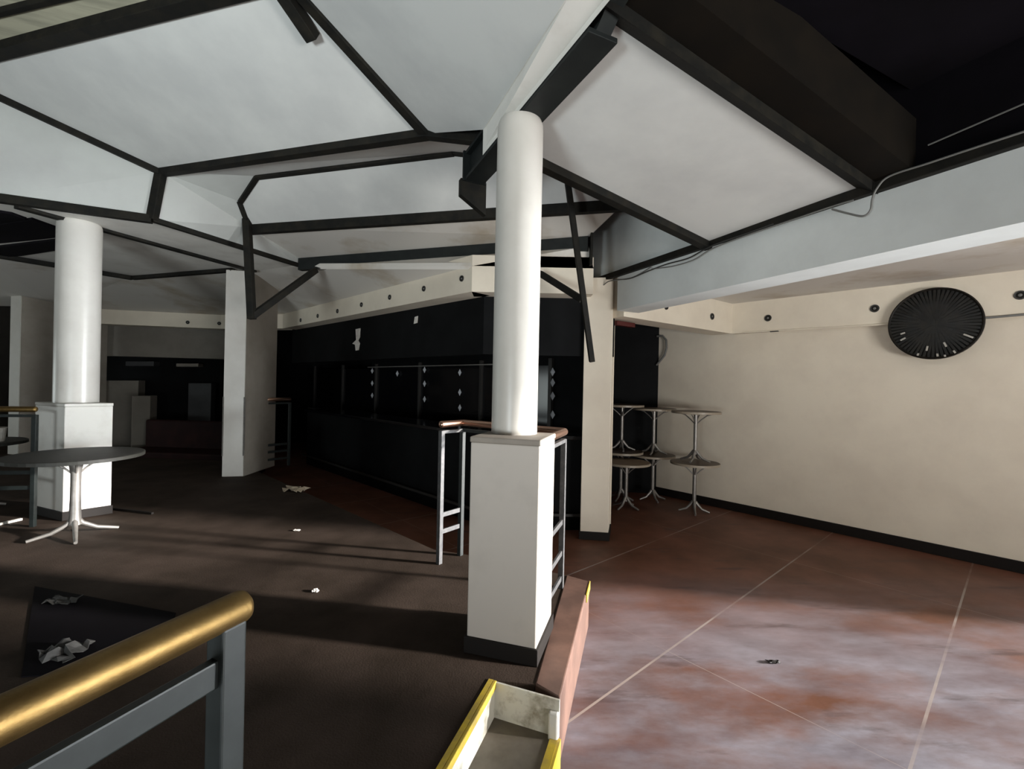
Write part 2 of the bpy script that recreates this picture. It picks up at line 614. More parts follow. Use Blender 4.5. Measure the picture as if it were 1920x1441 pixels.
# ---- vertical side of the raised well (left), z of its foot
ZF = 3.27
E0f, E1f, E2f = pz(-14, 370, ZF), pz(285, 411, ZF), pz(560, 497, ZF)
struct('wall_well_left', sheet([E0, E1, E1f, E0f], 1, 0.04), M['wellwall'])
b1L, b1R = pz(468, 426, 3.47), pz(1172, 379, 3.47)
b2L, b2R = pd(563, 485, E2f.y), pd(1104, 444, 4.93)
P3 = pd(850, 285, 4.12)
nr_ = nrm(P3, b1L, b1R)
P1, P2 = pn(450, 378, b1L, nr_), pn(482, 330, b1L, nr_)
P4, P5 = pn(960, 296, b1L, nr_), pn(1200, 330, b1L, nr_)
K = pd(912, 262, 3.27)
K5 = pd(1060, 292, 3.35)


def tris(pts, ts, th):
    mb = MB()
    for t in ts:
        q = [pts[i] for i in t]
        n = nrm(*q[:3])
        c = sum(q, V(0, 0, 0)) / len(q)
        if n.dot(c - CAM) < 0:
            n = -n
        mb.prism(q, n * th)
    return mb


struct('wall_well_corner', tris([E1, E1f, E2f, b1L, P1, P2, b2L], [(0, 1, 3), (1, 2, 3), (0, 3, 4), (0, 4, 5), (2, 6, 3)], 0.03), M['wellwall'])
struct('ceiling_well_rim', tris([E1, P2, P3, J, K, P4, K5, P5], [(0, 1, 2), (0, 2, 3), (3, 2, 5), (3, 5, 4), (4, 5, 7), (4, 7, 6)], 0.03), M['ceil'])
struct('ceiling_well_recess', tris([P1, P2, P3, b1L, b1R, P4, P5], [(0, 1, 3), (1, 2, 3), (2, 4, 3), (2, 5, 4), (5, 6, 4)], 0.03), M['ceil'])
b2Rx = b2R + (b2R - b2L).normalized() * 0.25
struct('ceiling_well_back', tris([b1L, b1R, b2R, b2L], [(0, 1, 2), (0, 2, 3)], 0.03), M['ceil_stain'])

# ---- lower ceiling round the well, with the bar canopy beyond
CZ0, CZ1 = 2.72, 3.00
C0, C1, C2 = V(-4.5, 8.85, 0), V(-0.46, 4.93, 0), V(0.86, 4.93, 0)
R1_, R0_ = V(-5.9, 9.15, 0), V(-8.6, 8.55, 0)
Lb0, Lb1 = pz(30, 384, ZF), pz(478, 507, ZF)
Gm = pz(248, 521, ZF)
Gl = pz(-60, 470, ZF)
struct('ceiling_soffit_ring', MB().prism([E0f, E1f, E2f, Lb1, Lb0], (0, 0, 0.05)), M['white'])
struct('ceiling_low', MB().prism([V(Lb0.x, Lb0.y, ZF + .03), V(Lb1.x, Lb1.y, ZF + .03), V(Gm.x, Gm.y, ZF + .03), V(Gl.x, Gl.y, ZF + .03), V(-12.6, 5.5, ZF + .03), V(-12.6, 2.6, ZF + .03)], (0, 0, 0.05)), M['white'])
struct('ceiling_rear', tris([Gl + Z * .03, Gm + Z * .03, Lb1 + Z * .03, b2L + Z * -.10, C0 + Z * CZ1, R1_ + Z * CZ1, R0_ + Z * CZ1, V(-12.6, 8.6, CZ1), V(-12.6, 5.5, ZF)],
                            [(0, 1, 6), (1, 5, 6), (1, 2, 5), (2, 4, 5), (2, 3, 4), (0, 6, 7), (0, 7, 8)], 0.04), M['ceil_stain'])
struct('ceiling_over_bar', tris([b2L + Z * -.10, b2R + Z * -.10, C2 + Z * CZ1, C1 + Z * CZ1, C0 + Z * CZ1], [(0, 4, 3), (0, 3, 1), (1, 3, 2)], 0.04), M['ceil_stain'])
can = MB()
for a_, b_ in ((C0, C1), (C1, C2), (R0_, R1_), (R1_, C0)):
    dd = (b_ - a_).normalized()
    nn = V(-dd.y, dd.x, 0)
    can.prism([a_ + Z * CZ0, b_ + Z * CZ0, b_ + Z * (CZ1 + .12), a_ + Z * (CZ1 + .12)], nn * 0.28)
struct('wall_canopy', can, M['wall'])
# black fascia of the bar, set back below the canopy
F0, F1, F2 = C0 + V(0.05, 0.30, 0), C1 + V(0.12, 0.26, 0), C2 + V(0, 0.26, 0)
fas = MB()
for a_, b_ in ((F0, F1), (F1, F2 + V(.3, 0, 0))):
    dd = (b_ - a_).normalized()
    nn = V(-dd.y, dd.x, 0)
    fas.prism([a_ + Z * 2.06, b_ + Z * 2.06, b_ + Z * (CZ0 + .2), a_ + Z * (CZ0 + .2)], nn * 0.12)
struct('wall_bar_fascia', fas, M['barblack'])
# black end wall of the bar, meeting the right wall
q1 = WA_ + V(-0.005, 0, 0)
q0 = V(0.55, 7.62, 0)
struct('wall_bar_end', MB().prism([q0, q1, q1 + Z * 2.93, q0 + Z * 2.93], V(0.1, 0.15, 0)), M['barblack'])
# grey back wall of the far room, left
g0, g1 = V(-9.2, 9.05, 0), V(-6.1, 9.6, 0)
struct('wall_far_panel', MB().prism([g0 + Z * 2.13, g1 + Z * 2.13, g1 + Z * 2.9, g0 + Z * 2.9], V(-0.05, 0.2, 0)), M['grey'])

struct('wall_far_dark', MB().prism([V(-9.4, 9.35, 0), V(-5.6, 10.0, 0), V(-5.6, 10.0, 2.13), V(-9.4, 9.35, 2.13)], V(-.03, .15, 0)), M['barblack'])
# ---- black trims of the ceiling
tn = [0]


def trim(a, b, wd_=0.07, ht=0.06, up=Z, shift=0.0, m='black'):
    tn[0] += 1
    return struct('trim_%d' % tn[0], MB().bar(a, b, wd_, ht, up, shift), M[m], 0.004)


trim(J, E1, 0.08, 0.075)
trim(E1, E0, 0.09, 0.08)
trim(E1, E1f, 0.075, 0.075, up=V(0, 1, 0))
trim(E0f, E1f, 0.07, 0.075)
trim(E1f, E2f, 0.05, 0.05)
trim(Lb0, Lb1, 0.08, 0.06)
trim(Gl, Gm, 0.08, 0.06)
trim(Gm, pz(437, 506, ZF), 0.08, 0.05)
trim(J, K, 0.08, 0.075)
trim(J, pn(575, -5, J, n1) + (pn(575, -5, J, n1) - J) * 0.3, 0.075, 0.07, shift=-0.01)
trim(pn(-120, 122, J, n1), pn(0, 90, J, n1) + (pn(333, 4, J, n1) - pn(0, 90, J, n1)) * 1.6, 0.10, 0.07, shift=-0.02)
trim(pn(-160, 62, J, n1), pn(120, -6, J, n1) + (pn(120, -6, J, n1) - pn(0, 24, J, n1)), 0.04, 0.04)
st_a, st_b = pn(588, 58, J, n1), pn(543, -10, J, n1)
trim(st_a - Z * .05, st_b + (st_b - st_a) * .5 - Z * .05, 0.085, 0.07)
trim(k1, u1, 0.075, 0.07, shift=-0.02)
tr0 = pn(1124, 526, BH0, bhn)
trim(V(tr0.x, tr0.y, BT) - bhn * .02, BH1 + Z * BT - bhn * .02, 0.05, 0.06)
# zigzag rim of the recess
trim(P1, P2, 0.05, 0.05)
trim(P2, P3, 0.06, 0.06)
trim(P3, P4, 0.06, 0.05)
trim(P1, b1L, 0.05, 0.05, up=V(0, 1, 0))

# =================================================================== THINGS: beams
KF = k2 - far_edge_dir * 3.2
bb = MB()
ba, bbn = u2 - far_edge_dir * 0.75, k2 + far_edge_dir * 0.0
# deep dark beam: sloping, with a ledge moulding
fwd = V(0.426, -0.905, 0)
o = thing('timber_beam', V(k2.x, k2.y, 0), 'wide dark brown beam sloping along the black ceiling edge', 'beam')
part(MB().prism([ba, bbn, bbn + fwd * 0.10 - Z * .06, ba + fwd * 0.10 - Z * .06], Z * 0.2), 'lower_ledge', M['black'], o)
part(MB().prism([ba + fwd * 0.10 + Z * .0, bbn + fwd * 0.10 + Z * .0, bbn + fwd * 0.28 + Z * .0, ba + fwd * 0.28 + Z * .0], Z * 0.3), 'upper_board', mat('brown_black_board', (0.0045, 0.0034, 0.0022), 0.7, col2=(0.007, 0.005, 0.003), scale=5, spec=0.15), o)
# black void ceiling beyond it
vz = 3.45
va, vb = ba + fwd * 0.25, bbn + fwd * 0.25
struct('ceiling_black', MB().prism([V(va.x, va.y, vz), V(vb.x, vb.y, vz), V(BH1.x, BH1.y, vz), V(BH1.x - 4.2, BH1.y - 2, vz), V(-4, -2.9, vz)], (0, 0, 0.1)), M['blackroof'])
gr0, gr1 = pn(1740, 272, bhp - bhn * 0.10, bhn), pn(1935, 188, bhp - bhn * 0.10, bhn)
o = single(MB().bar(gr0, gr1 + (gr1 - gr0) * .8, 0.005, 0.006), 'metal_channel', M['cable'], 'thin metal channel on the black ceiling above the right bulkhead', 'channel')

# steel I-beam over the central column
BZ0, BZ1 = 3.205, 3.42
bs = BEAM0 + A * 0.80
be = BEAM0 - A * 1.05
o = thing('steel_beam', V(BEAM0.x, BEAM0.y, BZ0), 'dark green steel I-beam resting on the central round column', 'beam')
cut = BEAM0 - A * 0.76
part(MB().bar(V(bs.x, bs.y, BZ0 + .012), V(cut.x, cut.y, BZ0 + .012), 0.15, 0.024), 'bottom_flange', M['steel'], o, 0.003)
part(MB().bar(V(bs.x, bs.y, BZ1 - .012) , V(*(BEAM0 + A * .12).xy, BZ1 - .012), 0.15, 0.024), 'top_flange', M['steel'], o, 0.003)
wb = MB().prism([V(*(bs.xy), BZ0 + .02) - B * .037, V(*(cut.xy), BZ0 + .02) - B * .037, V(*((cut - A * .08).xy), BZ0 + .08) - B * .037, V(*(be.xy), BZ0 + .14) - B * .037,
                V(*(be.xy), BZ1 - .02) - B * .037, V(*(bs.xy), BZ1 - .02) - B * .037], B * 0.075)
part(wb, 'web', M['steel'], o)
part(MB().prism([V(*(bs.xy), BZ0) - B * .09, V(*(bs.xy), BZ0) + B * .09, V(*(bs.xy), BZ1) + B * .09, V(*(bs.xy), BZ1) - B * .09], A * 0.02), 'end_plate', M['steel'], o)
part(MB().box(V(BEAM0.x, BEAM0.y, BZ0 + .1), B * .07, A * .006, Z * .09), 'stiffener', M['steel'], o)
# bracket hanging at the far end
brk = bs + A * .02
part(MB().prism([V(*(brk.xy), BZ0 + .02) - B * .10, V(*(brk.xy), BZ0 + .02) + B * .10, V(*(brk.xy), BZ0 - .22) + B * .10, V(*(brk.xy), BZ0 - .10) - B * .10], A * 0.05), 'end_bracket', M['black'], o)

for pts, lab in (([(-40, 392), (22, 402), (50, 412), (-40, 424)], 'black panel as a dark ceiling opening at the far left edge nearest the viewer'),
                 ([(-40, 428), (60, 412), (111, 430), (111, 445), (57, 451), (-40, 460)], 'middle black panel as a dark ceiling opening left of the round left column'),
                 ([(-40, 468), (60, 456), (111, 450), (111, 469), (40, 480), (-40, 484)], 'rearmost black panel as a dark ceiling opening left of the round left column')):
    single(MB().prism([pz(x, y, ZF + .005) for x, y in pts], Z * .03), 'opening_panel', M['blackroof'], lab, 'panel')  # dark of the ceiling openings laid in as black panels
# two cross beams in the raised well
o = single(MB().bar(b1L, b1R, 0.07, 0.10, shift=-0.03), 'cross_beam', M['black'], 'long thin black beam crossing the raised ceiling above another beam', 'beam')
o = thing('cross_beam', V(b2R.x, b2R.y, b2R.z), 'lower black beam running from the raised corner to the cream pillar', 'beam')
part(MB().bar(b2L, b2R, 0.08, 0.16, shift=-0.08), 'beam_body', M['steel'], o, 0.004)
part(MB().box(b2R + V(0.02, -0.02, -0.08), V(.012, 0, 0), V(0, .07, 0), V(0, 0, .24)), 'end_plate', M['black'], o)
# hanging V frames
a_, b_, c_ = pd(462, 392, 5.15), pd(472, 598, 5.15), pd(592, 506, 5.9)
o = thing('hanging_frame', b_, 'black V-shaped steel hanger in front of the left square pillar', 'hanger')
part(MB().bar(a_, b_, 0.075, 0.075, up=V(0, 1, 0)), 'post', M['black'], o, 0.004)
part(MB().bar(b_ + Z * .03, c_, 0.07, 0.07), 'brace', M['black'], o, 0.004)
a_, b_, c_ = pd(1064, 338, 4.0), pd(1110, 678, 4.3), pd(1012, 512, 4.75)
o = thing('hanging_frame', b_, 'leaning black steel hanger in front of the cream pillar', 'hanger')
part(MB().bar(a_, b_, 0.05, 0.06, up=V(0, 1, 0)), 'post', M['black'], o, 0.004)
part(MB().bar(c_, pd(1092, 562, 4.33), 0.06, 0.06), 'brace', M['black'], o, 0.004)


# =================================================================== columns and pillars
def quad_prism(q, z0, z1):
    return MB().prism([V(p.x, p.y, z0) for p in q], Z * (z1 - z0))


def inset(q, d):
    c = sum(q, V(0, 0, 0)) / len(q)
    return [p + (c - p).normalized() * d * 1.41 for p in q]


def boxed_column(q, cc, rad, ztop, zbox, label, capm='white', boxm='white', shm='gloss'):
    c = sum(q, V(0, 0, 0)) / 4
    o = thing('column', V(c.x, c.y, PF), label, 'column')
    part(quad_prism(q, PF, zbox - .03), 'pedestal', M[boxm], o, 0.006)
    part(quad_prism(inset(q, -0.004), zbox - .03, zbox), 'pedestal_cap', M[capm], o, 0.006)
    part(quad_prism(inset(q, -0.012), PF, PF + .085), 'skirting', M['skirt'], o, 0.003)
    sh = MB()
    prof = [(rad, zbox), (rad, ztop - 0.05), (rad * .985, ztop - .02), (rad * .93, ztop)]
    sh.lathe(V(cc.x, cc.y, 0), prof, 40)
    ob = part(sh, 'shaft', M[shm], o)
    for p in ob.data.polygons:
        p.use_smooth = abs(p.normal.z) < .7
    return o


cp = pz(1004, 1248, PF)
fl_ = -P17 * 0.372
rg_ = H17 * 0.365
q = [cp, cp + fl_, cp + fl_ + rg_, cp + rg_]
cc = sum(q, V(0, 0, 0)) / 4
bcol = pd(964, 812, 2.58)
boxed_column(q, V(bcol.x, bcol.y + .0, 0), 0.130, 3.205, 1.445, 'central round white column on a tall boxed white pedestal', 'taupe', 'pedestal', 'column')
lp = [pz(117, 976, PF), pz(62, 962, PF), None, pz(208, 962, PF)]
lp[2] = lp[1] + lp[3] - lp[0]
lc = sum(lp, V(0, 0, 0)) / 4
lcol = pd(143, 760, lc.y + .02)
boxed_column(lp, V(lcol.x, lcol.y, 0), 0.175, 3.27, 1.445, 'round white column on a boxed pedestal behind the left table')

o = thing('square_pillar', V(.95, 5.2, 0), 'cream square pillar standing under the right bulkhead corner', 'pillar')
q = [V(0.80, 5.10, 0), V(1.108, 5.06, 0), V(1.20, 5.40, 0), V(0.89, 5.44, 0)]
part(quad_prism(q, 0.0, 2.94), 'shaft', M['wall'], o, 0.006)
part(quad_prism(inset(q, -0.014), 0.0, 0.09), 'skirting', M['skirt'], o, 0.003)
part(MB().bar(V(1.19, 5.36, 0.1), V(1.19, 5.36, 2.5), 0.02, 0.02, up=V(0, 1, 0)), 'corner_conduit', M['wall'], o)
o = thing('square_pillar', V(-3.95, 6.8, PF), 'deep white pillar with a shiny front in the left middle', 'pillar')
q = [pz(417, 894, PF), pz(456, 893, PF), pz(515, 873, PF), None]
q[3] = q[0] + q[2] - q[1]
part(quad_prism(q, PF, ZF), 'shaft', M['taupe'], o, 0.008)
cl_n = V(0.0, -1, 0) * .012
part(MB().prism([q[0] + cl_n * .0 + Z * .01, q[1] + Z * .01, V(q[1].x, q[1].y, ZF - .01), V(q[0].x, q[0].y, ZF - .01)], cl_n), 'front_face', M['gloss'], o)  # front face lighter and glossier than the taupe sides
for p_, sx in ((q[0], -1), (q[1], 1)):
    part(MB().box(V(p_.x, p_.y - .006, PF + .72), V(.008, 0, 0), V(0, .010, 0), Z * .42), 'corner_strip', M['stem'], o)
q = [V(-8.75, 7.9, PF), V(-8.52, 7.85, PF), V(-8.0, 8.95, PF), V(-8.25, 9.05, PF)]
o = thing('square_pillar', V(-8.4, 8.4, PF), 'white-fronted pillar at the far left edge behind the round column', 'pillar')
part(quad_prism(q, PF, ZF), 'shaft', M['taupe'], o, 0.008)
part(MB().prism([q[0] + Z * .01, q[1] + Z * .01, V(q[1].x, q[1].y, ZF - .01), V(q[0].x, q[0].y, ZF - .01)], V(0, -.012, 0)), 'front_face', M['gloss'], o)  # light glossy front, taupe on the other sides

# =================================================================== kerb and steps
o = thing('kerb', V(KERB.x, KERB.y, 0), 'worn brick-red kerb beside the central pedestal with chipped yellow nose', 'kerb')
kq = [k_in, KERB, far, k_in_far]
part(MB().prism([V(p.x, p.y, 0.0) for p in kq], Z * (PF + .004)), 'kerb_block', M['redbrick'], o, 0.008)
nd = (far - KERB).normalized()
nside = V(nd.y, -nd.x, 0)
part(MB().prism([far - nd * .22 + nside * .001 + Z * -.05, far + nside * .001 + Z * -.05, far + nside * .001 + Z * .006, far - nd * .22 + nside * .001 + Z * .006], nside * .006), 'nose_strip', M['yellow'], o)

sw = KERB - NOS_A
T0 = pz(1045, 1360, 0.16)
T1 = pz(1025, 1441, 0.16)
t_dir = (T1 - T0).normalized()
o = thing('steps', V(T0.x, T0.y, 0), 'short flight of steps with yellow nosings leading up to the platform', 'steps')
na, nb = V(NOS_A.x, NOS_A.y, 0), V((NOS_B + d0 * 1.2).x, (NOS_B + d0 * 1.2).y, 0)
ta = V(KERB.x, KERB.y, 0) + V(t_dir.x, t_dir.y, 0) * .0
tb = ta + (nb - na)
part(MB().prism([na, nb, tb, ta], Z * 0.155), 'tread', mat('worn_brown_tread', (0.13, 0.11, 0.085), 0.8, col2=(0.19, 0.165, 0.135), scale=5), o)
ds = (tb - ta).normalized()
rs = V(-ds.y, ds.x, 0)
if rs.x < 0:
    rs = -rs
part(MB().prism([na + Z * .155, nb + Z * .155, nb + Z * (PF - .03), na + Z * (PF - .03)], rs * .012), 'riser', M['riser'], o)
part(MB().prism([na + Z * (PF - .03), nb + Z * (PF - .03), nb + Z * (PF + .004), na + Z * (PF + .004)], rs * .018), 'nosing', M['yellow'], o, 0.004)
part(MB().prism([na - rs * .022 + Z * (PF), nb - rs * .022 + Z * (PF), nb + Z * PF, na + Z * PF], Z * .004), 'nosing_top', M['yellow'], o)
part(MB().prism([ta + Z * .10, ta + ds * .035 + Z * .10, ta + ds * .035 + Z * .27, ta + Z * .27], -rs * .045), 'end_stub', M['white'], o, 0.008)
part(MB().prism([na + ds * -.0 + Z * .155, ta + Z * .155, ta + Z * PF, na + Z * PF], ds * .010), 'side_face', M['riser'], o)
part(MB().prism([ta + ds * .02 - rs * .035 + Z * .156, tb - rs * .035 + Z * .156, tb + Z * .156, ta + ds * .02 + Z * .156], Z * .005), 'nosing', M['yellow'], o)
part(MB().prism([ta + ds * .02 + Z * .0, tb + Z * .0, tb + Z * .16, ta + ds * .02 + Z * .16], rs * .012), 'riser', M['yellow'], o)


# =================================================================== rails
def capped(mb, a, b, r_, n=20):
    d = (b - a).normalized()
    pts, rr = [], []
    for k in (0, 25, 50, 75, 90):
        t = math.radians(90 - k)
        pts.append(a + d * (r_ * (1 - math.sin(t) * 1.0) - r_) if False else a - d * (r_ * .6 * math.sin(t)))
        rr.append(max(r_ * math.cos(t), 0.0008))
    q_, s_ = [], []
    for k in (0, 25, 50, 75, 90):
        t = math.radians(k)
        q_.append(b + d * (r_ * .6 * math.sin(t)))
        s_.append(max(r_ * math.cos(t), 0.0008))
    return mb.tube(pts + q_, rr + s_, n)


RZ = PF + 1.08
# foreground brass rail
fa = pz(462, 1131, RZ - .02)
fb = pz(-4, 1352, RZ - .02)
fd = (fa - fb).normalized()
fa2 = fa - fd * 0.01
fbx = fb - fd * 0.30
post_f = pz(452, 1172, RZ - .075)
o = thing('guard_rail', V(post_f.x, post_f.y, PF), 'brass-topped guard rail close by in the lower left foreground', 'rail')
part(capped(MB(), fbx, fa2, 0.0235, 24), 'brass_handrail', M['brass'], o)
post_c = fa - fd * .03
bz = RZ - .098
part(MB().bar(V(fbx.x, fbx.y, bz), V(post_c.x, post_c.y, bz) + V(fd.x, fd.y, 0) * .018, 0.016, 0.040), 'flat_bar', M['railpaint'], o, 0.003)
part(MB().bar(V(post_c.x, post_c.y, PF), V(post_c.x, post_c.y, RZ - .035), 0.036, 0.036, up=fd), 'post', M['railpaint'], o, 0.003)
p2 = fbx
part(MB().bar(V(p2.x, p2.y, PF), V(p2.x, p2.y, RZ - .035), 0.036, 0.036, up=fd), 'post', M['railpaint'], o, 0.003)
for zz in (PF + .45, PF + .2):
    part(MB().bar(V(fbx.x, fbx.y, zz), V(post_c.x, post_c.y, zz), 0.016, 0.04), 'lower_bar', M['railpaint'], o, 0.003)

# rails round the central pedestal
rl = pz(822, 1057, PF)
rc = e3 + V(-0.02, -0.03, 0)
rr_ = pz(1052, 1100, PF)
rb = V(0.185, 2.62, PF)


def rail_run(o, a, b, m, top, bars, posts, r_=0.026, hand=1.08, single_top=True):
    a, b = V(a.x, a.y, 0), V(b.x, b.y, 0)
    part(capped(MB(), a + Z * (PF + hand), b + Z * (PF + hand), r_, 16), 'handrail', M[top], o)
    d = (b - a).normalized()
    part(MB().bar(a + Z * (PF + hand - .06), b + Z * (PF + hand - .06), 0.03, 0.025), 'top_bar', M[m], o, 0.002)
    for zz in bars:
        part(MB().bar(a + Z * (PF + zz), b + Z * (PF + zz), 0.016, 0.035), 'lower_bar', M[m], o, 0.002)
    for t in posts:
        p = a.lerp(b, t)
        part(MB().bar(p + Z * PF, p + Z * (PF + hand - .05), 0.036, 0.036, up=d), 'post', M[m], o, 0.002)


o = thing('guard_rail', V(rl.x, rl.y, PF), 'copper-topped grey guard rail wrapping behind the central pedestal', 'rail')
rail_run(o, rl, rc, 'railgrey', 'copper', (0.375, 0.245), (0.03,))
rail_run(o, rc, rr_, 'railpaint', 'copper', (), (0.0,))
rail_run(o, rr_, rb, 'railgrey', 'copper', (0.46, 0.245, 0.07), (0.02,))
# rail between left pedestal and the frame edge
o = thing('guard_rail', V(lp[1].x, lp[1].y, PF), 'dark guard rail fixed to the left side of the left pedestal', 'rail')
ra = pz(66, 769, PF + 1.07)
rbb = pz(-60, 768, PF + 1.07)
rail_run(o, V(ra.x, ra.y, 0), V(rbb.x, rbb.y, 0), 'railpaint', 'brass', (0.50, 0.36), (0.0, 1.0))
# rail beside the left pillar
o = thing('guard_rail', pz(497, 880, PF), 'short dark guard rail standing beside the deep white pillar', 'rail')
ra, rbb = pz(497, 878, PF), pz(541, 872, PF)
rail_run(o, ra, rbb, 'railpaint', 'copper', (0.36, 0.25, 0.13), (0.0, 1.0), 0.03)


# =================================================================== tables
def make_table(name, label, rad, height, topm, edgem, group=None, feet=4, trumpet=False, loc=(0, 0, 0)):
    o = thing(name, V(0, 0, 0), label, 'table', group)
    th = 0.034
    t = MB().lathe(V(0, 0, 0), [(0.0, height - th), (rad - .012, height - th), (rad - .004, height - th + .003), (rad - .004, height - .002), (rad - .008, height), (0.0, height)], 48)
    part(t, 'tabletop', M[topm], o)
    e = MB().lathe(V(0, 0, 0), [(rad - .005, height - th + .001), (rad, height - th + .003), (rad, height - .004), (rad - .005, height - .001)], 48)
    part(e, 'edge_band', M[edgem], o)
    r0 = 0.026
    st = MB()
    if trumpet:
        st.tube([(0, 0, .10), (0, 0, .16), (0, 0, height * .5), (0, 0, height - .17), (0, 0, height - .09), (0, 0, height - th)], [.05, .042, .036, .036, .048, .085], 20)
    else:
        st.tube([(0, 0, .10), (0, 0, height - th)], r0, 16)
    part(st, 'stem', M['stem'], o)
    for k in range(feet):
        an = 2 * math.pi * (k + .5) / feet
        c, s = math.cos(an), math.sin(an)
        R = rad * .62
        pts = [V(c * .015, s * .015, .15), V(c * .05, s * .05, .105), V(c * R * .5, s * R * .5, .05), V(c * R, s * R, .014)]
        part(MB().tube(pts, [.024, .020, .017, .013], 10), 'foot', M['stem'], o)
        pts = [V(c * .022, s * .022, height - .17), V(c * .07, s * .07, height - .12), V(c * .15, s * .15, height - .055), V(c * rad * .62, s * rad * .62, height - th - .008)]
        part(MB().tube(pts, [.008, .008, .008, .007], 8), 'top_strut', M['stem'], o)
    return o


pA = pz(1301, 960, 0)
tab = make_table('pub_table', 'lowest round brown table under the stack nearest the right wall', 0.325, 0.70, 'top', 'edge', 'stacked pub tables')
tab.location = pA
tab.rotation_euler = (0, 0, .5)
pB = pz(1223, 937, 0)
pC = pz(1163, 936, 0)
pD = pz(1173, 952, 0)
up_off = 0.705
dup(tab, pA + Z * up_off, 0.1, 'round brown table standing on top of the table nearest the right wall', 'stacked pub tables')
dup(tab, pB, 0.9, 'lower round table of the middle stack beside the black wall end', 'stacked pub tables')
dup(tab, pB + Z * up_off, 0.3, 'upper round table of the middle stack beside the black wall end', 'stacked pub tables')
tc_ = dup(tab, pC, 0.2, 'lower round table of the stack partly hidden by the cream pillar', 'stacked pub tables')
tc_.scale = (1, 1, 1.065)
dup(tab, pC + Z * up_off * 1.065, 0.7, 'upper round table of the stack partly hidden by the cream pillar', 'stacked pub tables')
td = make_table('pub_table', 'single tan-topped round table in front of the stacked tables', 0.33, 0.66, 'toptan', 'edge')
td.location = pD
tl = make_table('round_table', 'large round dark table on one flared stem before the left column', 0.47, 0.715, 'topdark', 'topdark', None, 4, True)
tl.location = pz(140, 1004, PF)
tl2 = make_table('round_table', 'dark round table cut off at the left edge of the view', 0.42, 0.70, 'topdark', 'topdark', None, 4, True)
tl2.location = pz(-60, 955, PF)
# white tub on the cut-off table
c = tl2.location + Z * .70 + V(0.23, 0.02, 0)
o = thing('plastic_tub', c, 'small white plastic tub on the cut-off left table', 'tub')
part(MB().lathe(c, [(0.0, 0.0), (.075, 0.0), (.09, .14), (.095, .145), (.085, .145), (.07, .02), (0, .02)], 24), 'bowl', M['paper'], o)

# =================================================================== bar
cf = MB()
K0, K1, K2 = C0 + V(.25, .45, 0), C1 + V(0.20, 0.42, 0), C2 + V(0.0, 0.42, 0)
o = thing('bar_counter', V(K1.x, K1.y, 0), 'long black bar counter beneath the white canopy', 'bar counter')
for i, (a_, b_) in enumerate(((K0, K1), (K1, K2))):
    dd = (b_ - a_).normalized()
    nn = V(-dd.y, dd.x, 0)
    part(MB().prism([a_ + nn * .06, b_ + nn * .06, b_ + nn * .06 + Z * 1.08, a_ + nn * .06 + Z * 1.08], nn * .45), 'counter_front', M['barblack'], o, 0.004)
    part(MB().prism([a_ + Z * 1.08, b_ + Z * 1.08, b_ + nn * .6 + Z * 1.08, a_ + nn * .6 + Z * 1.08], Z * .045), 'countertop', M['barglass'], o, 0.006)
    part(MB().bar(a_ - nn * .02 + Z * .2, b_ - nn * .02 + Z * .2, .03, .03), 'foot_rail', M['mullion'], o)
# back bar: tall glazed cabinets
bd = (C1 - C0).normalized()
bn = V(-bd.y, bd.x, 0)
G0 = C0 + bn * 1.75 + bd * .3
bay_edges = [0.0, 1.35, 2.2, 3.15, 4.35, 5.9]
Lb = (pn(1105, 700, G0, bn) - G0).dot(bd)
def bp(s, z, dep=0.0):
    return G0 + bd * s + bn * dep + Z * z
o = thing('back_bar', V(*(G0 + bd * 3).xy, 0), 'black glazed back bar cabinet behind the counter', 'cabinet')
part(MB().prism([bp(0, 0), bp(Lb, 0), bp(Lb, 2.6), bp(0, 2.6)], bn * .35), 'carcass', M['barblack'], o)
edges = []
for px in (400 / 4.36 + 500, 632 / 4.36 + 500, 905 / 4.36 + 500, 1262 / 4.36 + 500, 1765 / 4.36 + 500, 1035):
    p = pn(px, 700, G0, bn)
    edges.append((p - G0).dot(bd))
for s_ in edges:
    part(MB().prism([bp(s_ - .03, .9, -.05), bp(s_ + .03, .9, -.05), bp(s_ + .03, 2.1, -.05), bp(s_ - .03, 2.1, -.05)], bn * .05), 'mullion', M['mullion'], o, 0.003)
for a_, b_ in zip(edges[:-1], edges[1:]):
    part(MB().prism([bp(a_ + .03, .95, -.012), bp(b_ - .03, .95, -.012), bp(b_ - .03, 2.0, -.012), bp(a_ + .03, 2.0, -.012)], bn * .012), 'glass_pane', M['barglass'], o)
part(MB().bar(bp(edges[2] - .3, 2.03, -.06), bp(edges[4] + .8, 2.03, -.06), .02, .018), 'light_rail', M['stem'], o)
part(MB().bar(bp(edges[0], 1.0, -.12), bp(edges[1] + .05, 1.0, -.12), .16, .02), 'shelf', M['stem'], o)
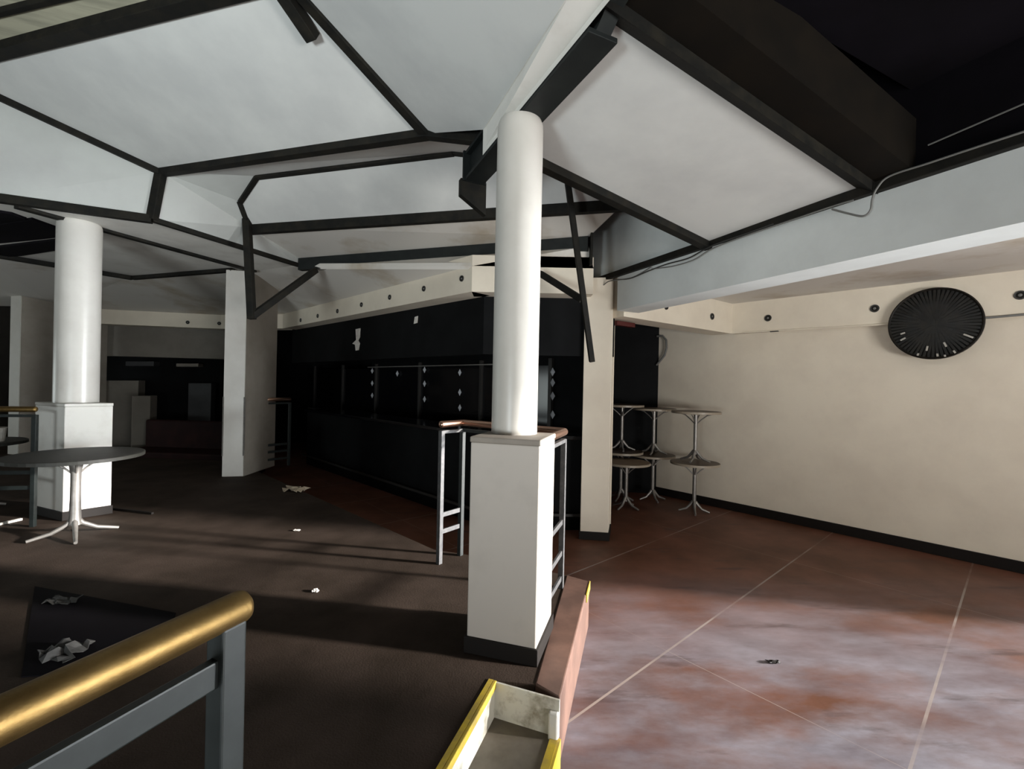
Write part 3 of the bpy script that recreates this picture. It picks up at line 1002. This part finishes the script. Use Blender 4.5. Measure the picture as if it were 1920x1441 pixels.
# diamond-shaped wall lamps, unlit
dl = None
names = ['topmost', 'second', 'third', 'lowest']
cols = [(698, [695, 718, 741], 'left of the first lit mullion'), (745, [700], 'inside the second glazed bay'), (796, [693, 719, 748], 'beside the fourth mullion'),
        (862, [698, 735, 764], 'in the bay next to the central column'), (1036, [697, 717, 742, 777], 'between central column and cream pillar')]
for px, ys, where in cols:
    for i, py in enumerate(ys):
        p = pn(px, py, G0 - bn * .05, bn)
        hh, ww = .062, .045
        mb = MB()
        c4 = [p + Z * hh, p + bd * ww, p - Z * hh, p - bd * ww]
        mb.add(c4 + [p - bn * .035, p + bn * .04], [[0, 4, 1], [1, 4, 2], [2, 4, 3], [3, 4, 0], [1, 5, 0], [2, 5, 1], [3, 5, 2], [0, 5, 3]])
        nm = names[i] if len(ys) > 1 else 'single'
        if len(ys) == 3 and i == 2:
            nm = 'lowest'
        single(mb, 'wall_ornament', M['glasspot'], '%s pale diamond on the back bar %s' % (nm, where), 'ornament', 'diamond ornaments of the back bar')

# torn paper on the fascia
fd_ = (F1 - F0).normalized()
fn_ = V(-fd_.y, fd_.x, 0)


def fpt(px, py):
    return pn(px, py, F0 - fn_ * .004, fn_)


for pts, lab in (([(667, 617), (676, 615), (675, 632), (672, 638), (675, 643), (673, 656), (667, 657), (666, 646), (661, 644), (668, 637)], 'tall torn white paper scrap on the black bar fascia'),
                 ([(778, 594), (784, 592), (783, 605), (776, 607)], 'small torn white paper scrap higher on the black bar fascia')):
    single(MB().prism([fpt(*q_) for q_ in pts], -fn_ * .004), 'paper_scrap', M['paper'], lab, 'paper')


# =================================================================== recessed spots
def spot(p, n, r_, label, group):
    o = thing('recessed_spot', p, label, 'spotlight', group)
    n = Vector(n).normalized()
    part(MB().lathe(p, [(r_ * .72, 0.0), (r_ * .75, .008), (r_, .010), (r_ * 1.05, .004), (r_ * 1.05, -.004)], 20, axis=n), 'ring', M['cabledark'], o)
    part(MB().lathe(p, [(0, .002), (r_ * .3, .002), (r_ * .35, .006), (0.0, .012)], 16, axis=n), 'lamp', M['cable'], o)
    part(MB().lathe(p, [(0, .0025), (r_ * .72, .0025), (r_ * .72, -.002), (0, -.002)], 20, axis=n), 'reflector', M['black'], o)
    return o


wS = cS + wn * 0.0
for (px, py), lab in (((1440, 596), 'round dark spotlight in the cream soffit nearest the alcove corner'), ((1640, 578), 'round spotlight in the cream soffit left of the woven disc'),
                      ((1913, 553), 'pale round spotlight in the cream soffit right of the woven disc')):
    spot(pn(px, py, cS - wn * .001, wn), -wn, 0.042, lab, 'spotlights in the right-hand soffit')
spot(pn(1335, 593, S0 - sn * .001, sn), -sn, 0.042, 'oval-looking spotlight in the short alcove soffit', 'spotlights in the right-hand soffit')
spot(pn(1249, 575, S0 - sn * .001, sn), -sn, 0.034, 'small spotlight in the alcove soffit close to the bulkhead', 'spotlights in the right-hand soffit')
cn = V(-bd.y, bd.x, 0)
ordn = ['first', 'second', 'third', 'fourth', 'fifth', 'sixth', 'seventh']
for i, (px, py) in enumerate(((528, 604), (564, 600), (596, 592), (633, 583), (678, 571), (731, 557), (795, 541))):
    spot(pn(px, py, C0 - cn * .001, cn), -cn, 0.033, '%s spotlight along the white bar canopy counted from the left pillar' % ordn[i], 'spotlights in the bar canopy')
spot(pn(866, 522, C0 - cn * .001, cn), -cn, 0.033, 'last spotlight of the white bar canopy beside its corner', 'spotlights in the bar canopy')
rd = (R1_ - R0_).normalized()
rn = V(-rd.y, rd.x, 0)
for (px, py), lab in (((352, 604), 'faint spotlight in the far grey soffit, farther from the left pillar'), ((411, 606), 'faint spotlight in the far grey soffit close to the left pillar')):
    spot(pn(px, py, R0_ - rn * .001, rn), -rn, 0.033, lab, 'spotlights in the far soffit')

# =================================================================== woven disc on the right wall
fc = pn(1752, 607, cS - wn * .03, wn)
o = thing('woven_disc', fc, 'big round black woven disc hanging on the cream wall', 'wall decoration')
xw = wd
R = 0.375
part(MB().lathe(fc, [(0, -.0), (R * .97, 0.0), (R * .97, .03), (0, .045)], 48, axis=-wn), 'backing', M['black'], o)
part(MB().lathe(fc, [(R * .95, -.005), (R, 0.0), (R, .05), (R * .97, .06), (R * .94, .05), (R * .94, -.005)], 64, axis=-wn), 'rim', M['fan'], o)
sl_ = MB()
gl = MB()
random.seed(3)
for k in range(60):
    an = 2 * math.pi * k / 60
    u_ = xw * math.cos(an) + Z * math.sin(an)
    t_ = -xw * math.sin(an) + Z * math.cos(an)
    h0 = .045 + .008 * (k % 2)
    a_, b_ = fc - u_ * .03 - wn * h0, fc + u_ * R * .94 - wn * (.038 + .012 * random.random())
    sl_.box((a_ + b_) / 2, (b_ - a_) / 2, t_ * .011, wn * .003)
part(sl_, 'radial_strips', M['fan'], o)
for an, r1, r2 in ((-68, .22, .27), (-100, .24, .29), (-84, .32, .35), (-62, .33, .36), (-30, .26, .34), (-160, .24, .28), (-110, .33, .355), (-148, .26, .31), (-75, .345, .365)):
    an = math.radians(an)
    u_ = xw * math.cos(an) + Z * math.sin(an)
    t_ = -xw * math.sin(an) + Z * math.cos(an)
    gl.box(fc + u_ * (r1 + r2) / 2 - wn * .066, u_ * (r2 - r1) / 2, t_ * .008, wn * .002)
part(gl, 'glint_flecks', M['glint'], o)  # glints on the black weave, painted as pale flecks
# conduits along the soffit foot
ca, cb = pn(1395, 623, cS - wn * .012, wn), pn(1688, 606, cS - wn * .012, wn)
single(MB().tube([ca, cb], .010, 8), 'conduit', M['wall'], 'thin painted conduit along the soffit left of the woven disc', 'conduit')
ca, cb = pn(1822, 598, cS - wn * .012, wn), pn(1935, 588, cS - wn * .012, wn)
single(MB().tube([ca, cb + (cb - ca)], .012, 8), 'conduit', M['cable'], 'grey conduit along the soffit right of the woven disc', 'conduit')
o = single(MB().box(pn(1452, 621, cS - wn * .015, wn), wd * .05, wn * .012, Z * .006), 'bracket_plate', M['cabledark'], 'small dark plate under the cream soffit near the corner', 'bracket')


# =================================================================== cables
def cable(pts, r_, m, label, plane=True):
    q_ = [pn(x, y, bhp - bhn * (.062 if len(t) == 0 else t[0]), bhn) for x, y, *t in pts]
    # smooth with catmull-rom
    out = []
    for i in range(len(q_) - 1):
        p0, p1, p2, p3 = q_[max(i - 1, 0)], q_[i], q_[i + 1], q_[min(i + 2, len(q_) - 1)]
        for k in range(6):
            t = k / 6
            out.append(0.5 * ((2 * p1) + (-p0 + p2) * t + (2 * p0 - 5 * p1 + 4 * p2 - p3) * t * t + (-p0 + 3 * p1 - 3 * p2 + p3) * t ** 3))
    out.append(q_[-1])
    return single(MB().tube(out, r_, 7), 'cable', m, label, 'cable')


cable([(1118, 527), (1122, 534), (1130, 535), (1142, 527), (1165, 524), (1185, 520), (1205, 510), (1220, 500)], .006, M['cable'], 'looping grey cable above the bulkhead next to the cream pillar')
cable([(1150, 524), (1180, 522), (1215, 508), (1250, 495), (1290, 484), (1320, 468), (1350, 455), (1400, 438), (1450, 420)], .006, M['cabledark'], 'dark cable drooping under the bulkhead trim')
cable([(1222, 504), (1260, 499), (1300, 487), (1335, 466), (1400, 441), (1480, 414), (1560, 387), (1600, 375)], .005, M['cable'], 'thin grey cable following the bulkhead trim')
cable([(1560, 392), (1590, 400), (1618, 405), (1632, 394), (1636, 372), (1645, 352), (1668, 330), (1740, 306), (1830, 276), (1940, 240)], .006, M['cable'], 'grey cable with a hanging loop below the black ceiling corner')
# hook cable on the wall right of the black end wall
hp = [pn(x, y, WA_ - wn * .05, wn) for x, y in ((1232, 630), (1242, 629), (1249, 637), (1250, 652), (1246, 666), (1238, 676), (1231, 684))]
single(MB().tube(hp, .016, 8), 'bent_pipe', M['cable'], 'bent grey pipe on the wall beside the black wall end', 'pipe')
rp = S0.lerp(cS, .12) + sn * .22 + Z * (SZ0 - .04)
single(MB().box(rp, sd * .16, sn * .03, Z * .025), 'red_lamp', M['redlamp'], 'small red lamp housing under the alcove soffit', 'lamp')

# =================================================================== far left room furniture
o = thing('seating_booth', pz(330, 905, 0), 'long low dark red padded bench beyond the left columns', 'bench')
s0, s1 = V(-6.9, 7.9, 0), V(-4.6, 7.7, 0)
part(MB().prism([s0, s1, s1 + V(0.05, .6, 0), s0 + V(0.05, .6, 0)], Z * .42), 'seat', M['redvinyl'], o, 0.03)
part(MB().prism([s0 + V(.04, .6, 0), s1 + V(.04, .6, 0), s1 + V(.05, .75, 0), s0 + V(.05, .75, 0)], Z * .92), 'backrest', M['redvinyl'], o, 0.03)


def far_panel(x0, y0, x1, y1, d0_, d1_, name, m, label, cat, foot=True):
    a_, b_ = pd(x0, y1, d0_), pd(x1, y1, d1_)
    c_, e_ = pd(x1, y0, d1_), pd(x0, y0, d0_)
    if foot:
        a_.z = b_.z = 0.0
    return single(MB().prism([a_, b_, V(b_.x, b_.y, c_.z), V(a_.x, a_.y, e_.z)], V(-.1, .30, 0)), name, M[m], label, cat, None, 0.01)


far_panel(190, 713, 258, 800, 9.0, 9.3, 'partition_panel', 'grey', 'grey partition panel just right of the left column', 'partition')
far_panel(246, 742, 281, 797, 8.6, 8.8, 'cabinet_box', 'grey', 'pale square box standing in front of the grey partition', 'box')
far_panel(352, 718, 395, 775, 9.4, 9.4, 'door_leaf', 'darkgrey', 'dim grey board beside the deep white pillar', 'board')
far_panel(330, 681, 372, 687, 9.44, 9.5, 'shelf_board', 'grey', 'short pale shelf board high in the dark far room', 'shelf', False)
far_panel(235, 677, 288, 686, 9.3, 9.38, 'shelf_board', 'darkgrey', 'longer dim shelf board above the grey partition', 'shelf', False)

# =================================================================== litter on the floors
def crumple(name, p, w_, d_, h_, m, label, seed, cat='litter'):
    rnd = random.Random(seed)
    mb = MB()
    n_ = 7
    vs = []
    for i in range(n_):
        for j in range(n_):
            u_, v_ = i / (n_ - 1) - .5, j / (n_ - 1) - .5
            edge = max(abs(u_), abs(v_)) > .49
            z_ = 0.002 if edge and rnd.random() < .6 else rnd.random() * h_
            vs.append(p + V(u_ * w_ + rnd.uniform(-.1, .1) * w_, v_ * d_ + rnd.uniform(-.1, .1) * d_, z_ + .002))
    fs = [[i * n_ + j, (i + 1) * n_ + j, (i + 1) * n_ + j + 1, i * n_ + j + 1] for i in range(n_ - 1) for j in range(n_ - 1)]
    mb.add(vs, fs)
    o = single(mb, name, m, label, cat)
    so_ = o.modifiers.new('thick', 'SOLIDIFY')
    so_.thickness = 0.004
    so_.offset = 1
    return o


crumple('crumpled_card', pz(557, 918, PF) + V(0, -.03, 0), .26, .2, .05, M['tan'], 'crumpled tan card on the floor right of the left pillar', 1)
crumple('paper_scrap', pz(557, 995, PF), .05, .03, .01, M['paper'], 'tiny white paper scrap on the pale strip of platform floor', 2)
crumple('paper_scrap', pz(592, 1109, PF), .035, .03, .015, M['paper'], 'small pale pebble-like scrap beyond the brass rail', 3)
crumple('paper_scrap', pz(118, 1128, PF), .16, .08, .03, M['litter'], 'white crumpled paper on the painted shadow behind the brass rail', 4)
crumple('paper_scrap', pz(122, 1225, PF), .15, .15, .05, M['litter'], 'grey crumpled cloth on the platform nearer the brass rail', 5)
crumple('dead_leaf', pz(1450, 1242, 0), .075, .03, .012, M['skirt'], 'small dark dead leaf on the lit stained floor', 6)
crumple('paper_scrap', pz(298, 846, 0.0), .22, .06, .02, M['tan'], 'pale scrap lying on the dark floor beyond the left table', 8)
mt = [pz(65, 1100, PF), pz(330, 1150, PF), pz(300, 1250, PF), pz(40, 1270, PF)]
single(MB().prism(mt, Z * .006), 'rail_shadow_sheet', M['blackroof'], 'black sheet laid as a rail shadow behind the brass rail', 'shadow')  # shadow on the platform laid down as a thin black sheet
st0, st1 = pz(-30, 991, PF), pz(40, 975, PF)
single(MB().bar(st0 + Z * .012, st1 + Z * .012, .03, .02), 'wood_strip', M['paper'], 'pale wooden strip lying on the floor at the left edge', 'strip')
st0, st1 = pz(210, 955, PF), pz(286, 964, PF)
single(MB().bar(st0 + Z * .012, st1 + Z * .012, .025, .02), 'wood_strip', M['skirt'], 'dark thin strip on the floor right of the left pedestal', 'strip')

for o in bpy.data.objects:
    if '_o' in o:
        del o['_o']
